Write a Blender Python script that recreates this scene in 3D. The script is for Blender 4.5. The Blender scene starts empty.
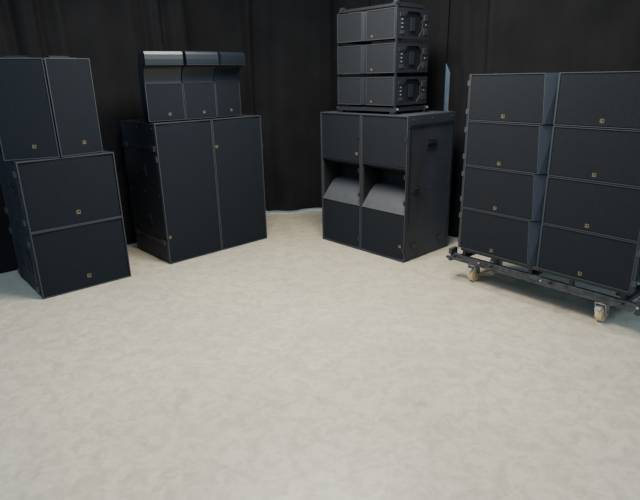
import bpy, bmesh, math, random
from mathutils import Matrix, Vector
random.seed(4)
scene = bpy.context.scene
COL = scene.collection

# ------------------------------------------------------------ materials
def mat(name, col, rough=0.5, metal=0.0, noise=None, bump=None, spec=0.5):
    m = bpy.data.materials.new(name); m.use_nodes = True
    nt = m.node_tree; b = nt.nodes['Principled BSDF']
    b.inputs['Base Color'].default_value = (*col, 1)
    b.inputs['Roughness'].default_value = rough
    b.inputs['Metallic'].default_value = metal
    b.inputs['Specular IOR Level'].default_value = spec
    tc = nt.nodes.new('ShaderNodeTexCoord')
    if noise:
        sc, amt = noise
        n = nt.nodes.new('ShaderNodeTexNoise'); n.inputs['Scale'].default_value = sc
        n.inputs['Detail'].default_value = 5
        r = nt.nodes.new('ShaderNodeValToRGB')
        r.color_ramp.elements[0].position = .3; r.color_ramp.elements[1].position = .7
        r.color_ramp.elements[0].color = (*[c*(1-amt) for c in col], 1)
        r.color_ramp.elements[1].color = (*[c*(1+amt) for c in col], 1)
        nt.links.new(tc.outputs['Object'], n.inputs['Vector'])
        nt.links.new(n.outputs['Fac'], r.inputs['Fac'])
        nt.links.new(r.outputs['Color'], b.inputs['Base Color'])
    if bump:
        sc, st = bump
        n2 = nt.nodes.new('ShaderNodeTexNoise'); n2.inputs['Scale'].default_value = sc
        bp = nt.nodes.new('ShaderNodeBump'); bp.inputs['Strength'].default_value = st
        bp.inputs['Distance'].default_value = 0.001
        nt.links.new(tc.outputs['Object'], n2.inputs['Vector'])
        nt.links.new(n2.outputs['Fac'], bp.inputs['Height'])
        nt.links.new(bp.outputs['Normal'], b.inputs['Normal'])
    return m

M_GRILLE = mat('grille_cloth', (.0068, .0092, .0132), .85, noise=(70, .14), spec=.12)
M_GRILLE2 = mat('grille_cloth_grey', (.0090, .0110, .0142), .85, noise=(70, .14), spec=.12)
M_GRILLE3 = mat('grille_cloth_lighter', (.0125, .0145, .0175), .85, noise=(70, .14), spec=.12)
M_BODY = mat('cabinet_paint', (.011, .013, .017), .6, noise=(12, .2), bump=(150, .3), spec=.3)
M_BODY2 = mat('cabinet_paint_worn', (.026, .029, .035), .6, noise=(10, .12), bump=(150, .3), spec=.3)
M_RIM = mat('cabinet_edge_paint', (.027, .031, .037), .55, spec=.3)
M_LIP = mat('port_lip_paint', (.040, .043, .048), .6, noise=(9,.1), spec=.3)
M_FLARE = mat('flare_paint', (.0065, .0095, .015), .42, spec=.45)
M_WAVE = mat('waveguide_paint', (.022, .029, .042), .55, spec=.3)
M_BLACK = mat('black_plastic', (.005, .006, .007), .6, spec=.3)
M_STEEL = mat('black_steel', (.018, .020, .024), .45, metal=.2)
M_STEEL2 = mat('worn_black_steel', (.030, .032, .036), .45, metal=.3, noise=(25,.6))
M_ZINC = mat('worn_steel', (.33, .34, .35), .4, metal=.75)
M_GOLD = mat('badge_gold', (.16, .13, .065), .5)
M_WHEEL = mat('caster_tan_rubber', (.56, .44, .24), .5, noise=(20,.2))
M_HUB = mat('caster_hub', (.48, .34, .10), .5)
M_CURT = mat('black_curtain_cloth', (.0078, .0078, .0086), .9, noise=(3, .2), bump=(90, .3), spec=.12)
M_WALL = mat('wall_paint', (.6, .66, .70), .8, noise=(3, .05))

def floor_mat():
    m = bpy.data.materials.new('floor_concrete'); m.use_nodes = True
    nt = m.node_tree; b = nt.nodes['Principled BSDF']; L = nt.links
    tc = nt.nodes.new('ShaderNodeTexCoord')
    def ns(scale, det, rough, dist, p0, c0, p1, c1):
        n = nt.nodes.new('ShaderNodeTexNoise'); n.inputs['Scale'].default_value = scale
        n.inputs['Detail'].default_value = det; n.inputs['Roughness'].default_value = rough; n.inputs['Distortion'].default_value = dist
        L.new(tc.outputs['Object'], n.inputs['Vector'])
        r = nt.nodes.new('ShaderNodeValToRGB'); e = r.color_ramp.elements
        e[0].position = p0; e[0].color = (*c0, 1); e[1].position = p1; e[1].color = (*c1, 1)
        L.new(n.outputs['Fac'], r.inputs['Fac']); return r.outputs['Color']
    a = ns(11, 6, .6, 1.0, .41, (.335,.305,.236), .59, (.405,.371,.288))
    c = ns(36, 4, .55, .5, .42, (.96,.96,.955), .58, (1.02,1.02,1.02))
    d = ns(1.3, 5, .6, 0, .35, (.94,.945,.96), .65, (1.05,1.05,1.04))
    e_ = ns(6.5, 6, .62, 1.9, .36, (.87,.885,.905), .41, (1,1,1))
    f_ = ns(8.0, 6, .62, 1.7, .59, (1,1,1), .64, (1.08,1.07,1.05))
    g_ = ns(3.0, 3, .5, .4, .27, (.90,.90,.90), .31, (1,1,1))
    def mul(p, q):
        mx = nt.nodes.new('ShaderNodeMix'); mx.data_type = 'RGBA'; mx.blend_type = 'MULTIPLY'
        mx.inputs['Factor'].default_value = 1
        L.new(p, mx.inputs['A']); L.new(q, mx.inputs['B']); return mx.outputs['Result']
    L.new(mul(mul(mul(mul(mul(a, c), d), e_), f_), g_), b.inputs['Base Color'])
    b.inputs['Roughness'].default_value = .33; b.inputs['Specular IOR Level'].default_value = .55
    return m
M_FLOOR = floor_mat()

# ------------------------------------------------------------ helpers
def thing(name, label, cat, loc, yaw=0, group=None):
    o = bpy.data.objects.new(name, None); o.empty_display_size = .1
    COL.objects.link(o); o.location = loc; o.rotation_euler = (0, 0, math.radians(yaw))
    o['label'] = label; o['category'] = cat
    if group: o['group'] = group
    return o

def part(name, bm, m, parent, bevel=0.0, smooth=False, label=None):
    if bevel:
        bmesh.ops.bevel(bm, geom=bm.edges[:], offset=bevel, segments=2, affect='EDGES', profile=.5, clamp_overlap=True)
    bmesh.ops.recalc_face_normals(bm, faces=bm.faces[:])
    me = bpy.data.meshes.new(name); bm.to_mesh(me); bm.free()
    me.materials.append(m)
    if smooth:
        for p in me.polygons: p.use_smooth = True
    o = bpy.data.objects.new(name, me); COL.objects.link(o)
    if parent: o.parent = parent
    if label: o['label'] = label
    return o

def box(bm, x0, x1, y0, y1, z0, z1):
    x0,x1=sorted((x0,x1)); y0,y1=sorted((y0,y1)); z0,z1=sorted((z0,z1))
    v = [bm.verts.new(p) for p in [(x0,y0,z0),(x1,y0,z0),(x1,y1,z0),(x0,y1,z0),(x0,y0,z1),(x1,y0,z1),(x1,y1,z1),(x0,y1,z1)]]
    for f in [(0,3,2,1),(4,5,6,7),(0,1,5,4),(1,2,6,5),(2,3,7,6),(3,0,4,7)]:
        bm.faces.new([v[i] for i in f])

def pbox(name, m, parent, dims, bevel=0, label=None):
    bm = bmesh.new(); box(bm, *dims); return part(name, bm, m, parent, bevel=bevel, label=label)

def loft(bm, A, B):
    a = [bm.verts.new(p) for p in A]; b = [bm.verts.new(p) for p in B]
    n = len(a); bm.faces.new(a); bm.faces.new(b[::-1])
    for i in range(n): bm.faces.new([a[i], a[(i+1)%n], b[(i+1)%n], b[i]])
def extr(bm, pts, vec): loft(bm, pts, [Vector(p)+Vector(vec) for p in pts])
def prism_z(bm, pts, z0, z1): extr(bm, [(x,y,z0) for x,y in pts], (0,0,z1-z0))
def prism_x(bm, pts, x0, x1): extr(bm, [(x0,y,z) for y,z in pts], (x1-x0,0,0))

def cyl(bm, c, axis, r, h, seg=24):
    ax = {'x':Vector((1,0,0)),'y':Vector((0,1,0)),'z':Vector((0,0,1))}[axis]
    q = ax.to_track_quat('Z','Y').to_matrix().to_4x4()
    bmesh.ops.create_cone(bm, cap_ends=True, segments=seg, radius1=r, radius2=r, depth=h,
                          matrix=Matrix.Translation(c) @ q)
def pcyl(name, m, parent, c, axis, r, h, seg=16, label=None):
    bm = bmesh.new(); cyl(bm, c, axis, r, h, seg); return part(name, bm, m, parent, label=label)

def badge(parent, x, y, z, s=.034, rot=False):
    s*=.82
    bm = bmesh.new(); t = s*.10; y0, y1 = y-.002, y+.004; h = s/2
    def b(a0,a1,c0,c1):
        if rot: a0,a1,c0,c1 = -c1,-c0,a0,a1
        box(bm, x+a0, x+a1, y0, y1, z+c0, z+c1)
    b(-h,h,-h,-h+t); b(-h,h,h-t,h); b(-h,-h+t,-h+t,h-t); b(h-t,h,-h+t,h-t)
    b(-h*.45,-h*.45+t*1.3,-h*.5,h*.55); b(-h*.45+t*1.3,h*.5,-h*.5,-h*.5+t*1.3)
    return part('badge', bm, M_GOLD, parent, label='small gold square emblem')

def rim4(bm, O, y0, y1, t):
    """closed frame around a quad O=[bl,br,tr,tl] of (x,z)"""
    sg=[(1,1),(-1,1),(-1,-1),(1,-1)]
    I=[(x+a*t,z+c*t) for (x,z),(a,c) in zip(O,sg)]
    of=[bm.verts.new((x,y0,z)) for x,z in O]; inf=[bm.verts.new((x,y0,z)) for x,z in I]
    ob=[bm.verts.new((x,y1,z)) for x,z in O]; ib=[bm.verts.new((x,y1,z)) for x,z in I]
    for i in range(4):
        j=(i+1)%4
        bm.faces.new([of[i],of[j],inf[j],inf[i]]); bm.faces.new([ob[i],ib[i],ib[j],ob[j]])
        bm.faces.new([of[i],ob[i],ob[j],of[j]]); bm.faces.new([inf[i],inf[j],ib[j],ib[i]])
def rim(bm, x0, x1, z0, z1, y0, y1, t): rim4(bm,[(x0,z0),(x1,z0),(x1,z1),(x0,z1)],y0,y1,t)

def side_handle(parent, xs, sgn, y, z, w=.16, h=.11):
    bm = bmesh.new(); t=.014
    def b(y0,y1,z0,z1,d0,d1): box(bm, xs+sgn*d0, xs+sgn*d1, y0, y1, z0, z1)
    b(y-w/2,y+w/2,z-h/2,z-h/2+t,-.002,.008); b(y-w/2,y+w/2,z+h/2-t,z+h/2,-.002,.008)
    b(y-w/2,y-w/2+t,z-h/2+t,z+h/2-t,-.002,.008); b(y+w/2-t,y+w/2,z-h/2+t,z+h/2-t,-.002,.008)
    b(y-w/2+t,y+w/2-t,z-h/2+t,z+h/2-t,-.002,.002)
    b(y-w/2+t,y+w/2-t,z+h*.05,z+h*.3,.003,.014)
    part('handle', bm, M_BODY, parent, label='black recessed carrying handle')

def bolts(parent, xs, sgn, pts, r=.008):
    for y,z in pts: pcyl('bolt', M_RIM, parent, (xs+sgn*.002,y,z), 'x', r, .008, 10)

# ------------------------------------------------------------ plain subwoofer
def subwoofer(W, H, D, loc, yaw, label, group, tall=False, sides=(-1,), bz=None):
    o = thing('subwoofer_speaker', label, 'speaker', loc, yaw, group)
    pbox('cabinet', M_BODY, o, (.002, W-.002, .03, D, .004, H), bevel=.006)
    bm = bmesh.new(); rim(bm, .002, W-.002, .003, H, 0, .032, .008); part('front_rim', bm, M_RIM, o)
    bm = bmesh.new(); n=8; pts=[]
    for i in range(n+1):
        t=i/n; pts.append((.012+(W-.024)*t, .013-.007*math.sin(math.pi*t)))
    pts += [(W-.012,.034),(.012,.034)]
    prism_z(bm, pts, .013, H-.010); part('grille', bm, M_GRILLE, o)
    if tall: badge(o, .035, .009, H*bz, .030, True)
    else: badge(o, W*.52, .006, H*.19, .038)
    for y in (.06, D-.10): pbox('foot_runner', M_BLACK, o, (.03, W-.03, y, y+.05, 0, .010))
    for s in sides:
        xs = .002 if s<0 else W-.002
        if tall:
            side_handle(o, xs, s, D*.5, H*.66); side_handle(o, xs, s, D*.5, H*.30)
            for z in (H*.83, H*.16):
                pbox('rigging_rail', M_STEEL, o, (xs, xs+s*.010, .02, D-.02, z-.014, z+.014))
                pbox('latch', M_STEEL, o, (xs, xs+s*.022, .03, .10, z-.024, z+.024))
                pbox('latch', M_STEEL, o, (xs, xs+s*.022, D-.12, D-.04, z-.024, z+.024))
            pbox('latch', M_STEEL, o, (xs, xs+s*.018, .01, .05, H*.74, H*.78))
            bolts(o, xs, s, [(y,z) for z in (.05,H-.05,H*.5) for y in (.06,D*.5,D-.06)])
        else:
            side_handle(o, xs, s, D*.3, H*.5,.14,.2); side_handle(o, xs, s, D*.72, H*.5,.14,.2)
            for y in (.035, D-.09):
                pbox('rigging_rail', M_STEEL, o, (xs, xs+s*.014, y, y+.03, .03, H-.03))
                for z in (.06, H-.12): pbox('latch', M_RIM, o, (xs, xs+s*.024, y-.01, y+.045, z, z+.05), bevel=.003)
            bolts(o, xs, s, [(y,z) for z in (.06,H-.05) for y in (.12,D*.5,D-.14)])
    return o

g='stacked square subwoofers'
p=(-2.293,3.985)
subwoofer(.752,.565,.71,(p[0],p[1],0),41.5,'black square subwoofer on the floor carrying a second one',g)
subwoofer(.752,.565,.71,(p[0],p[1],.565),41.5,'black square subwoofer stacked on another, two wedge speakers on top',g)

# ------------------------------------------------------------ wedge speakers
def wedge(loc, yaw, label, W):
    o = thing('wedge_speaker', label, 'speaker', loc, yaw, 'pair of upright wedge speakers')
    H,D=.755,.42; k=math.tan(math.radians(18))
    def hw(y): return W/2-k*y-.001
    bm = bmesh.new(); prism_z(bm, [(-hw(.0),.008),(hw(.0),.008),(hw(D),D),(-hw(D),D)], .02, H-.02)
    part('cabinet', bm, M_BODY, o, bevel=.003)
    bm = bmesh.new(); rim(bm, -hw(.0), hw(.0), .006, H-.006, -.001, .010, .007); part('front_rim', bm, M_RIM, o)
    pbox('grille', M_GRILLE, o, (-hw(.0)+.008, hw(.0)-.008, .003, .010, .014, H-.014))
    badge(o, .03 , .003, .10, .032)
    for z0 in (0, H-.021):
        pbox('rigging_plate', M_STEEL, o, (-.11, .11, .06, .10, z0, z0+.021))
        pbox('rigging_plate', M_STEEL, o, (-.03, .03, D-.10, D-.05, z0, z0+.021))
    bm = bmesh.new()
    box(bm, -.09, -.075, .12, .14, H-.021, H+.012); box(bm, .075, .09, .12, .14, H-.021, H+.012)
    box(bm, -.09, .09, .12, .14, H+.004, H+.014)
    part('handle', bm, M_BLACK, o)
    return o
Mx,My=-2.045,4.190
for yw,s,W in ((22,-1,.390),(53,1,.366)):
    a=math.radians(yw); r_=W/2+.0055; c=(Mx+s*r_*math.cos(a), My+s*r_*math.sin(a), 1.13)
    wedge(c,yw,'black upright wedge speaker beside its twin on subwoofers',W)

# ------------------------------------------------------------ tall subwoofers (grille full height)
th=42.9; dx,dy=math.cos(math.radians(th)),math.sin(math.radians(th))
P=(-1.455,4.785)
for i in range(2):
    subwoofer(.592,1.335,.73,(P[0]+dx*.596*i,P[1]+dy*.596*i,0),th,
      'tall black subwoofer standing on end beside its twin','pair of tall grille-fronted subwoofers',True,sides=(-1,) if i==0 else (1,),bz=(.20 if i==0 else .80))

# ------------------------------------------------------------ flared speakers
def flared(loc, yaw):
    o = thing('flared_line_speaker','compact black speaker with flared upper lip on tall subwoofers','speaker',loc,yaw,'row of three flared speakers')
    W=.338; D=.38; k=math.tan(math.radians(6.6))
    def hw(y): return W/2-k*max(y,0)-.001
    def pr(name,m,prof,inset=0,**kw):
        bm=bmesh.new()
        loft(bm,[(-hw(y)+inset,y,z) for y,z in prof],[(hw(y)-inset,y,z) for y,z in prof])
        return part(name,bm,m,o,**kw)
    pr('cabinet',M_BODY,[(.02,.012),(.02,.335),(.05,.345),(.05,.40),(-.01,.50),(-.02,.59),(.20,.60),(D,.45),(D,.012)])
    n=24; curve=[(-.004,.338),(-.004,.345),(.018,.349)]
    for i in range(1,n+1):
        t=i/n*math.pi/2; curve.append((.018-.112*(1-math.cos(t))**.9, .349+.145*math.sin(t)))
    curve+=[(-.098,.500),(-.101,.54),(-.099,.58),(-.090,.602),(-.074,.609)]
    pr('flared_lip',M_FLARE,curve+[(-.015,.609),(-.005,.50),(.045,.40),(.045,.345),(.021,.336)],.001,label='glossy concave scoop rising into a projecting lip')
    pr('lip_highlight',M_RIM,[(-.100,.492),(-.100,.495),(-.08,.495),(-.08,.492)])  # thin lighter strip, a highlight put into the colour along the lip
    pbox('grille',M_GRILLE,o,(-hw(0)+.006,hw(0)-.006,.004,.022,.020,.331))
    bm=bmesh.new(); rim(bm,-hw(0),hw(0),.012,.337,0,.021,.005); part('front_rim',bm,M_RIM,o)
    badge(o,.03,.004,.07,.028)
    for y in (.05,.30): pbox('foot_runner',M_BLACK,o,(-.10,.10,y,y+.03,0,.014))
ZT=1.335
def fan(cx,cy):
    flared((cx,cy,ZT),th)
    for s in (-1,1):
        yw=th+12*s; a0=math.radians(th); a1=math.radians(yw)
        hx,hy=cx+s*.172*math.cos(a0), cy+s*.172*math.sin(a0)
        flared((hx+s*.172*math.cos(a1), hy+s*.172*math.sin(a1),ZT),yw)
fan(P[0]+dx*.505-dy*.02, P[1]+dy*.505+dx*.02)

# ------------------------------------------------------------ ported subwoofers
def ported(loc,yaw,side):
    o=thing('ported_subwoofer','tall dark grey subwoofer with curved port opening across its middle','speaker',loc,yaw,'pair of ported subwoofers')
    W,H,D=.562,1.36,.72; mid=.68; T=.012
    bm=bmesh.new()
    box(bm,.001,T,0.006,D,.004,H); box(bm,W-T,W-.001,0.006,D,.004,H)
    box(bm,T,W-T,0.006,D,.004,.024); box(bm,T,W-T,0.006,D,H-.018,H)
    box(bm,T,W-T,D-.02,D,.024,H-.018)
    bmesh.ops.remove_doubles(bm,verts=bm.verts[:],dist=.0004)
    part('cabinet',bm,M_BODY2,o)
    def lip(up):
        pts=[(.03,.462),(.004,.462)]
        n=20; hh=.200 if not up else .07
        for i in range(n+1):
            t=i/n; pts.append((.002+.20*t, .464+hh*(.55*t+.45*math.sin(t*math.pi/2))))
        pts+=[(.29,.464+hh+.002),(.29,.44),(.03,.44)]
        if up: pts=[(y,2*mid-z) for y,z in pts]
        bm=bmesh.new(); prism_x(bm,pts,T+.0005,W-T-.0005)
        part('port_lip',bm,M_BODY if up else M_LIP,o,label='curved upper port lip, shade put into its dark paint' if up else 'broad curved grey port lip')  # upper lip takes the darker paint to stand in for shade
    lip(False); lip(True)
    pbox('port_interior',M_BLACK,o,(T+.001,W-T-.001,.30,.31,.025,H-.019))
    for xs0 in (T+.0002,W-T-.0022): pbox('port_interior',M_BLACK,o,(xs0,xs0+.002,.03,.29,.46,.90))
    for z0,z1 in ((.026,.456),(2*mid-.456,H-.022)):
        bm=bmesh.new(); n=8; pts=[]
        for i in range(n+1):
            t=i/n; pts.append((.014+(W-.028)*t,.008-.006*math.sin(math.pi*t)))
        pts+=[(W-.014,.04),(.014,.04)]
        prism_z(bm,pts,z0,z1); part('grille',bm,M_GRILLE2,o)
    bm=bmesh.new(); rim(bm,.001,W-.001,.003,H,-.002,.006,.008); part('front_rim',bm,M_RIM,o)
    badge(o,W*.90,.004,.15 if side>0 else .98,.030,True)
    for y in (.06,D-.10): pbox('foot_runner',M_BLACK,o,(.03,W-.03,y,y+.05,0,.010))
    xs=W-.001 if side>0 else .001
    s=side
    pbox('rigging_rail',M_STEEL,o,(xs,xs+s*.008,.02,D-.02,H-.10,H-.075),label='steel rigging rail')
    pbox('rigging_rail',M_STEEL,o,(xs,xs+s*.008,.02,.045,.05,H-.12),label='steel rigging rail')
    pbox('rigging_rail',M_STEEL,o,(xs,xs+s*.008,D-.045,D-.02,.05,H-.12),label='steel rigging rail')
    side_handle(o,xs,s,D*.5,H*.80,.15,.09)
    for y,z in ((.10,.12),(D-.2,.12),(.10,.66)):
        pbox('latch',M_STEEL,o,(xs,xs+s*.014,y,y+.09,z,z+.045),bevel=.003)
    bolts(o,xs,side,[(y,z) for z in (.05,H-.04,H*.5) for y in (.08,D*.5,D-.05)],.009)
    for z in (.10,.56,.80,1.14): pbox('latch',M_STEEL,o,(W-.02,W-.006,-.012,.002,z,z+.04))
th2=-47.7; ex,ey=math.cos(math.radians(th2)),math.sin(math.radians(th2)); nx,ny=-ey,ex
Q=(.033,5.525)
for i in range(2):
    ported((Q[0]+ex*.569*i,Q[1]+ey*.569*i,0),th2,-1 if i==0 else 1)

# ------------------------------------------------------------ small line array with base frame
B=(Q[0]+ex*.195+nx*.05, Q[1]+ey*.195+ny*.05)
KW=.73
o=thing('steel_base_stand','low black steel base frame between small line array and subwoofers','stand',(B[0],B[1],1.36),th2)
for y in (.015,.46): pbox('frame_bar',M_STEEL,o,(-.01,KW+.01,y,y+.035,.025,.062))
for x in (.01,.33,KW-.05): pbox('frame_bar',M_STEEL,o,(x,x+.04,.05,.46,.025,.062))
for x in (.0,KW-.06):
    for y in (.01,.455): pbox('foot',M_BLACK,o,(x,x+.06,y,y+.05,0,.025))
for x in (-.015,KW+.015):
    for y in (.033,.477): pcyl('pin',M_ZINC,o,(x,y,.045),'x',.010,.02,12,'steel locking pin')
KH=.283
def kara(i):
    o=thing('line_array_speaker','black two-panel line array speaker with side rigging, stacked on subwoofers','speaker',(B[0],B[1],1.422+i*KH),th2,'small line array of three speakers')
    W,H,D=KW,KH,.50
    g0,g1=.325,.388
    bm=bmesh.new()
    f=[(.014,.02),(g0,.02),(.370,.066),(.380,.066),(g1,.02),(W-.014,.02)]
    lo=[(x,y,.016) for x,y in f]+[(W-.03,D,.045),(.03,D,.045)]
    hi=[(x,y,H-.014) for x,y in f]+[(W-.03,D,H-.045),(.03,D,H-.045)]
    loft(bm,lo,hi); part('cabinet',bm,M_BODY,o)
    for x0,x1 in ((.010,g0+.002),(g1-.002,W-.010)):
        pbox('grille',M_GRILLE3,o,(x0+.005,x1-.005,.003,.021,.024,H-.022))
        bm=bmesh.new(); rim(bm,x0,x1,.018,H-.016,0,.021,.006); part('front_rim',bm,M_RIM,o)
    bm=bmesh.new(); prism_z(bm,[(g0+.003,.003),(g0+.009,.001),(.375,.057),(.370,.065)],.018,H-.016)
    part('waveguide',bm,M_FLARE,o,label='dark grey-blue flare of the centre slot')
    for s,xs in ((-1,.012),(1,W-.012)):
        def sb(y0,y1,z0,z1,d0,d1,nm='rigging_bracket',m=M_STEEL,bv=.002):
            return pbox(nm,m,o,(xs+s*d0,xs+s*d1,y0,y1,z0,z1),bevel=bv)
        bm=bmesh.new(); q=xs-s*.006
        def web(pts): extr(bm,[(q,y,z) for y,z in pts],(s*.015,0,0))
        web([(.022,.018),(.485,.018),(.485,.040),(.022,.040)]); web([(.022,H-.040),(.485,H-.040),(.485,H-.018),(.022,H-.018)])
        web([(.022,.040),(.060,.040),(.060,H-.040),(.022,H-.040)]); web([(.460,.040),(.485,.040),(.485,H-.040),(.460,H-.040)])
        web([(.060,.040),(.175,.040),(.130,.095),(.130,H-.095),(.175,H-.040),(.060,H-.040)])
        web([(.460,.040),(.460,H-.040),(.335,H-.040),(.385,H-.095),(.385,.095),(.335,.040)])
        part('rigging_bracket',bm,M_STEEL,o,label='dark steel rigging plate with angular cut-out')
        sb(.06,.12,H-.085,H-.055,.0,.014,m=M_STEEL2); sb(.06,.12,.055,.085,.0,.014,m=M_STEEL2)
        sb(.395,.46,H-.11,H-.055,-.0,.014,m=M_STEEL2); sb(.395,.46,.055,.11,-.0,.014,m=M_STEEL2)
        sb(.135,.380,.055,H-.055,-.03,-.008,'side_plate',M_BLACK)
        sb(.012,.04,-.0,H-.001,-.004,.008)
        for y,z in ((.09,.11),(.09,H-.11),(.43,H/2),(.09,H/2)):
            pcyl('pin',M_ZINC,o,(xs+s*.012,y,z),'x',.006,.010,12,'steel locking pin')
        bm=bmesh.new()
        extr(bm,[(xs-s*.01,.225,.085),(xs-s*.01,.285,.085),(xs-s*.01,.285,H-.085),(xs-s*.01,.225,H-.085)],(s*.012,0,0))
        part('handle',bm,M_STEEL,o)
    badge(o,W*.62,.003,.05,.020)
for i in range(3): kara(i)
o=thing('suspension_bar','black steel hanging bar lying on small line array','bar',(B[0],B[1],1.422+3*KH-.001),th2)
for x in (.02,KW-.055): pbox('side_arm',M_STEEL,o,(x,x+.035,.02,.42,0,.03))
pbox('cross_bar',M_STEEL,o,(.055,KW-.055,.05,.08,.004,.026))
for x in (.0375,KW-.0375): pcyl('pin',M_STEEL,o,(x,.05,.03),'x',.018,.045,14)

# ------------------------------------------------------------ big line array on dolly
th3=-50.4; fx,fy=math.cos(math.radians(th3)),math.sin(math.radians(th3))
R=(1.180,4.225)
ZB=.300; BH=.350
def bigbox(i):
    o=thing('line_array_speaker','wide black line array speaker with central waveguide groove, stacked on dolly','speaker',(R[0],R[1],ZB+i*BH),th3,'large line array on the dolly')
    W,H,D=1.36,BH,.40
    gt,gb,g1=.605,.628,.704     # groove edge at top / bottom, other side
    def ring(g0,z): return [(.012,.02,z),(g0-.004,.02,z),(.684,.074,z),(.698,.074,z),(g1+.004,.02,z),(W-.012,.02,z),(W-.04,D,z),(.04,D,z)]
    bm=bmesh.new(); loft(bm,ring(gb,.004),ring(gt,H-.004)); part('cabinet',bm,M_BODY,o)
    def wv(g0,z): return [(g0,.004,z),(g0+.007,.002,z),(.690,.063,z),(.684,.072,z)]
    bm=bmesh.new(); loft(bm,wv(gb,.004),wv(gt,H-.004))
    part('waveguide',bm,M_WAVE,o,label='blue-grey waveguide flare in the central groove')
    bm=bmesh.new(); prism_z(bm,[(g1-.000,.004),(g1-.007,.004),(.695,.066),(.701,.072)],.004,H-.004)
    part('waveguide',bm,M_WAVE,o,label='blue-grey waveguide flare in the central groove')
    for O in ([(.008,.003),(gb,.003),(gt,H-.003),(.008,H-.003)],[(g1,.003),(W-.008,.003),(W-.008,H-.003),(g1,H-.003)]):
        a,b_,c,d_=O
        bm=bmesh.new()
        q=[(a[0]+.006,.013),(b_[0]-.006,.013),(c[0]-.006,H-.013),(d_[0]+.006,H-.013)]
        extr(bm,[(x,.004,z) for x,z in q],(0,.026,0)); part('grille',bm,M_GRILLE2,o)
        bm=bmesh.new(); rim4(bm,O,0,.03,.006); part('front_rim',bm,M_RIM,o)
        badge(o,(a[0]+b_[0])/2-.01,.004,.045,.030)
    for s,xs in ((-1,.012),(1,W-.012)):
        pbox('rigging_bracket',M_STEEL,o,(xs,xs+s*.022,.004,.05,.0,H))
        for z in (.05,H-.09): pbox('rigging_bracket',M_RIM,o,(xs,xs+s*.030,.0,.10,z,z+.04))
        pbox('rigging_bracket',M_STEEL,o,(xs-s*.03,xs+s*.008,.32,.37,.0,H))
        for z in (.07,H-.07): pcyl('pin',M_ZINC,o,(xs+s*.034,.035,z),'x',.008,.014,12)
for i in range(4): bigbox(i)

o=thing('dolly','black steel transport dolly with tan casters under large line array','dolly',(R[0],R[1],0),th3)
for y in (.02,.42): pbox('chassis_rail',M_STEEL2,o,(-.07,1.40,y,y+.04,.190,.226),bevel=.004)
for x in (-.02,.60,1.28): pbox('cross_member',M_STEEL2,o,(x,x+.05,.060,.42,.192,.224),bevel=.004)
for y in (.030,.33): pbox('support_rail',M_STEEL,o,(.0,1.35,y,y+.03,.270,.300),bevel=.003)
for x in (.02,.32,.62,.94,1.29):
    for y in (.035,.335): pbox('post',M_STEEL,o,(x,x+.03,y,y+.02,.224,.271))
for x in (.045,1.275): pbox('side_support',M_STEEL,o,(x,x+.03,.06,.33,.272,.298))
bm=bmesh.new()
box(bm,-.08,1.41,-.060,-.042,.203,.222)
for x in (-.05,.30,.80,1.30): box(bm,x,x+.02,-.043,.021,.205,.220)
part('bumper_bar',bm,M_STEEL2,o,label='worn black steel front bar')
for x in (-.10,1.40): pbox('corner_plate',M_STEEL2,o,(x,x+.03,.0,.09,.16,.27),bevel=.003)
for x in (-.085,1.415): pcyl('pin',M_ZINC,o,(x,.045,.215),'y',.010,.10,12,'steel locking pin')
for x in (.20,.74): pcyl('pin',M_ZINC,o,(x,.018,.208),'y',.008,.03,12,'steel locking pin')
pbox('rear_bar',M_STEEL,o,(-.07,1.40,.52,.54,.205,.23),bevel=.003)
for x in (-.05,1.36): pbox('outrigger',M_STEEL2,o,(x,x+.035,.46,.52,.205,.224))
for x in (.10,1.165):
    for y in (.09,.44):
        bm=bmesh.new()
        box(bm,x-.06,x+.06,y-.05,y+.05,.176,.191); cyl(bm,(x,y,.162),'z',.036,.030,20)
        for sx in (-1,1):
            extr(bm,[(x+sx*.032,y-.035,.150),(x+sx*.032,y+.045,.150),(x+sx*.032,y+.035,.045),(x+sx*.032,y-.003,.045)],(sx*.007,0,0))
        box(bm,x-.039,x+.039,y-.035,y+.045,.141,.150)
        c=part('caster',bm,M_ZINC,o,label='steel swivel caster with tan wheel')
        bm=bmesh.new(); cyl(bm,(x,y+.015,.0635),'x',.0635,.046,32)
        part('wheel',bm,M_WHEEL,c,bevel=.004,label='tan rubber wheel')
        pcyl('axle',M_ZINC,c,(x,y+.015,.0635),'x',.016,.090,20)
        pcyl('hub',M_HUB,c,(x,y+.015,.0635),'x',.034,.055,20,'yellowish wheel hub')
        bm=bmesh.new(); extr(bm,[(x-.02,y-.035,.13),(x-.02,y-.075,.112),(x-.02,y-.075,.104),(x-.02,y-.035,.118)],(.04,0,0))
        part('brake_pedal',bm,M_ZINC,c)

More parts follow.
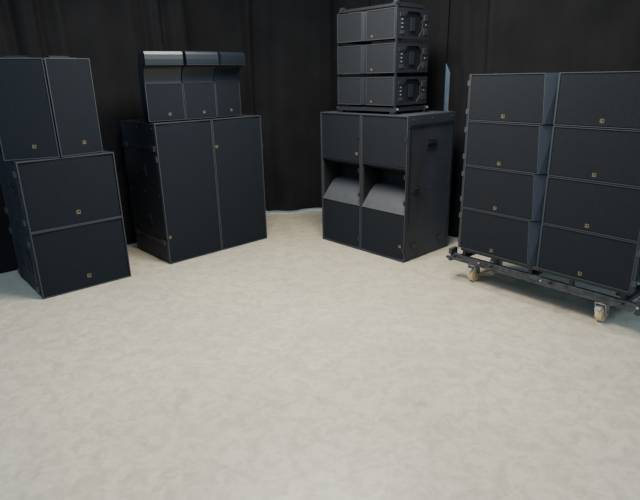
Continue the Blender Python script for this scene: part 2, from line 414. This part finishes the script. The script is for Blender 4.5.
# ------------------------------------------------------------ curtains
C0=Vector((-.2,7.17))
dl=Vector((-.733,-.68)).normalized(); dr=Vector((.694,-.72)).normalized()
nl=Vector((-.68,.733)).normalized(); nr=Vector((.72,.694)).normalized()
def curtain(base,d,n,s0,s1,ph,label,edge=None,H=3.9,flat=(),z0=.004):
    bm=bmesh.new(); L=s1-s0; nx_=int(L/.014); nz=150
    rows=[]
    for j in range(nz+1):
        z=z0+(H-z0)*j/nz; row=[]
        for i in range(nx_+1):
            so=s=s0+L*i/nx_; ext=0
            if edge:
                k=max(0,1-i/nx_*6)
                s=s+edge(z)*k; ext=.03*k*min(1,max(0,-edge(z)/.1))
            w=so+.05*math.sin(1.1*z+ph)+.20*math.sin(2.1*so+ph)+.11*math.sin(5.3*so+2*ph)
            u=math.sin(w*16+ph+.25*z)
            a=.042*math.copysign(abs(u)**.8,u)+.014*math.sin(w*35+ph*2+.5*z)+.020*math.sin(w*7+ph-.4*z)
            a+=.009*math.sin(6*z+w*11+ph)*math.sin(2.3*z+2*so)
            fade=1
            for e in flat: fade*=min(1,abs(so-e)/.10)
            p=base+d*s+n*(.04+ext+fade*a*(.6+.4*math.sin(so*3.7+ph+z*.4)))
            row.append(bm.verts.new((p.x,p.y,z)))
        rows.append(row)
    for j in range(nz):
        for i in range(nx_):
            bm.faces.new([rows[j][i],rows[j][i+1],rows[j+1][i+1],rows[j+1][i]])
    o=part('curtain',bm,M_CURT,None,smooth=True)
    o['label']=label; o['category']='curtain'; o['group']='black drape curtains around the room'
lab='floor-length black cloth curtain hanging in vertical folds'
SL,SR=.80,.50
curtain(C0,dl,nl,SL,1.905,1.1,lab,flat=(SL,))
curtain(C0,dl,nl,1.907,3.4,1.1,lab)
curtain(C0,dl,nl,3.402,5.6,1.1,lab)
curtain(C0,dr,nr,SR,2.155,2.7,lab,flat=(SR,2.155))
curtain(C0,dr,nr,2.208,3.97,2.7,'floor-length black curtain with a bright gap at its edge',edge=lambda z:-.09*min(1,max(0,(z-1.72)/.12)),flat=(2.208,))
curtain(C0,dr,nr,3.972,6.0,2.7,lab)
# short run closing the room corner, hung just behind its neighbours, hem a little above the floor
A_=C0+dl*SL+nl*.04; B_=C0+dr*SR+nr*.04
dc=(B_-A_); Lc=dc.length; dc=dc/Lc; nc=Vector((-dc.y,dc.x))
curtain(A_-nc*.015,dc,nc,-.05,Lc+.05,.6,'short black curtain closing the corner, hem just off the floor',flat=(-.05,Lc+.05),z0=.035)

# ------------------------------------------------------------ room shell
def struct(name,bm,m):
    o=part(name,bm,m,None); o['kind']='structure'; o['label']='plain '+name.split('_')[0]; return o
bm=bmesh.new(); box(bm,-7,7,-4,9,-.1,0); struct('floor',bm,M_FLOOR)
def wall(name,d,n,s0,s1):
    bm=bmesh.new()
    a=C0+d*s0+n*.42; b=C0+d*s1+n*.42; c=b+n*.1; e=a+n*.1
    prism_z(bm,[tuple(a),tuple(b),tuple(c),tuple(e)],0,4.2); struct(name,bm,M_WALL)
wall('wall_left',dl,nl,-.42,7); wall('wall_right',dr,nr,-.52,7)

# ------------------------------------------------------------ lights
def area(name,loc,target,size,power,col,sy=None):
    l=bpy.data.lights.new(name,'AREA'); l.energy=power; l.color=col; l.size=size
    if sy: l.shape='RECTANGLE'; l.size_y=sy
    o=bpy.data.objects.new(name,l); COL.objects.link(o); o.location=loc
    o.rotation_euler=(Vector(target)-Vector(loc)).to_track_quat('-Z','Y').to_euler()
area('ceiling_light',(.0,3.7,3.3),(.0,3.7,0),1.5,310,(1,.93,.81),1.3)
area('front_light',(0,-1.5,4.2),(0,4,.6),4,125,(1,.99,.97),2)
area('cool_fill',(4.6,2.2,3.6),(1.6,3.9,.2),1.6,100,(.50,.75,1),1.6)  # added blue fill for floor and back edges, no window modelled
area('cool_fill',(-4.6,2.0,3.6),(-1.8,4.7,.2),1.6,100,(.50,.75,1),1.6)  # same added blue fill from the left side
g=C0+dr*2.2+nr*.24
area('gap_light',(g.x,g.y,2.3),(g.x,g.y,.5),.2,5,(.60,.80,1))
area('gap_light',(-.22,7.25,2.2),(-.3,7.1,0),.3,25,(.62,.82,1))
w=bpy.data.worlds.new('World'); scene.world=w; w.use_nodes=True
bg=w.node_tree.nodes['Background']; bg.inputs['Color'].default_value=(.42,.68,1,1); bg.inputs['Strength'].default_value=.55

# ------------------------------------------------------------ camera
cam=bpy.data.cameras.new('camera'); co=bpy.data.objects.new('camera',cam); COL.objects.link(co)
cam.sensor_width=36; cam.lens=523/640*36
co.matrix_world=Matrix.Translation((0,0,1.70)) @ Matrix.Rotation(math.radians(90-18.3),4,'X') @ Matrix.Rotation(math.radians(-1.2),4,'Z')
scene.camera=co
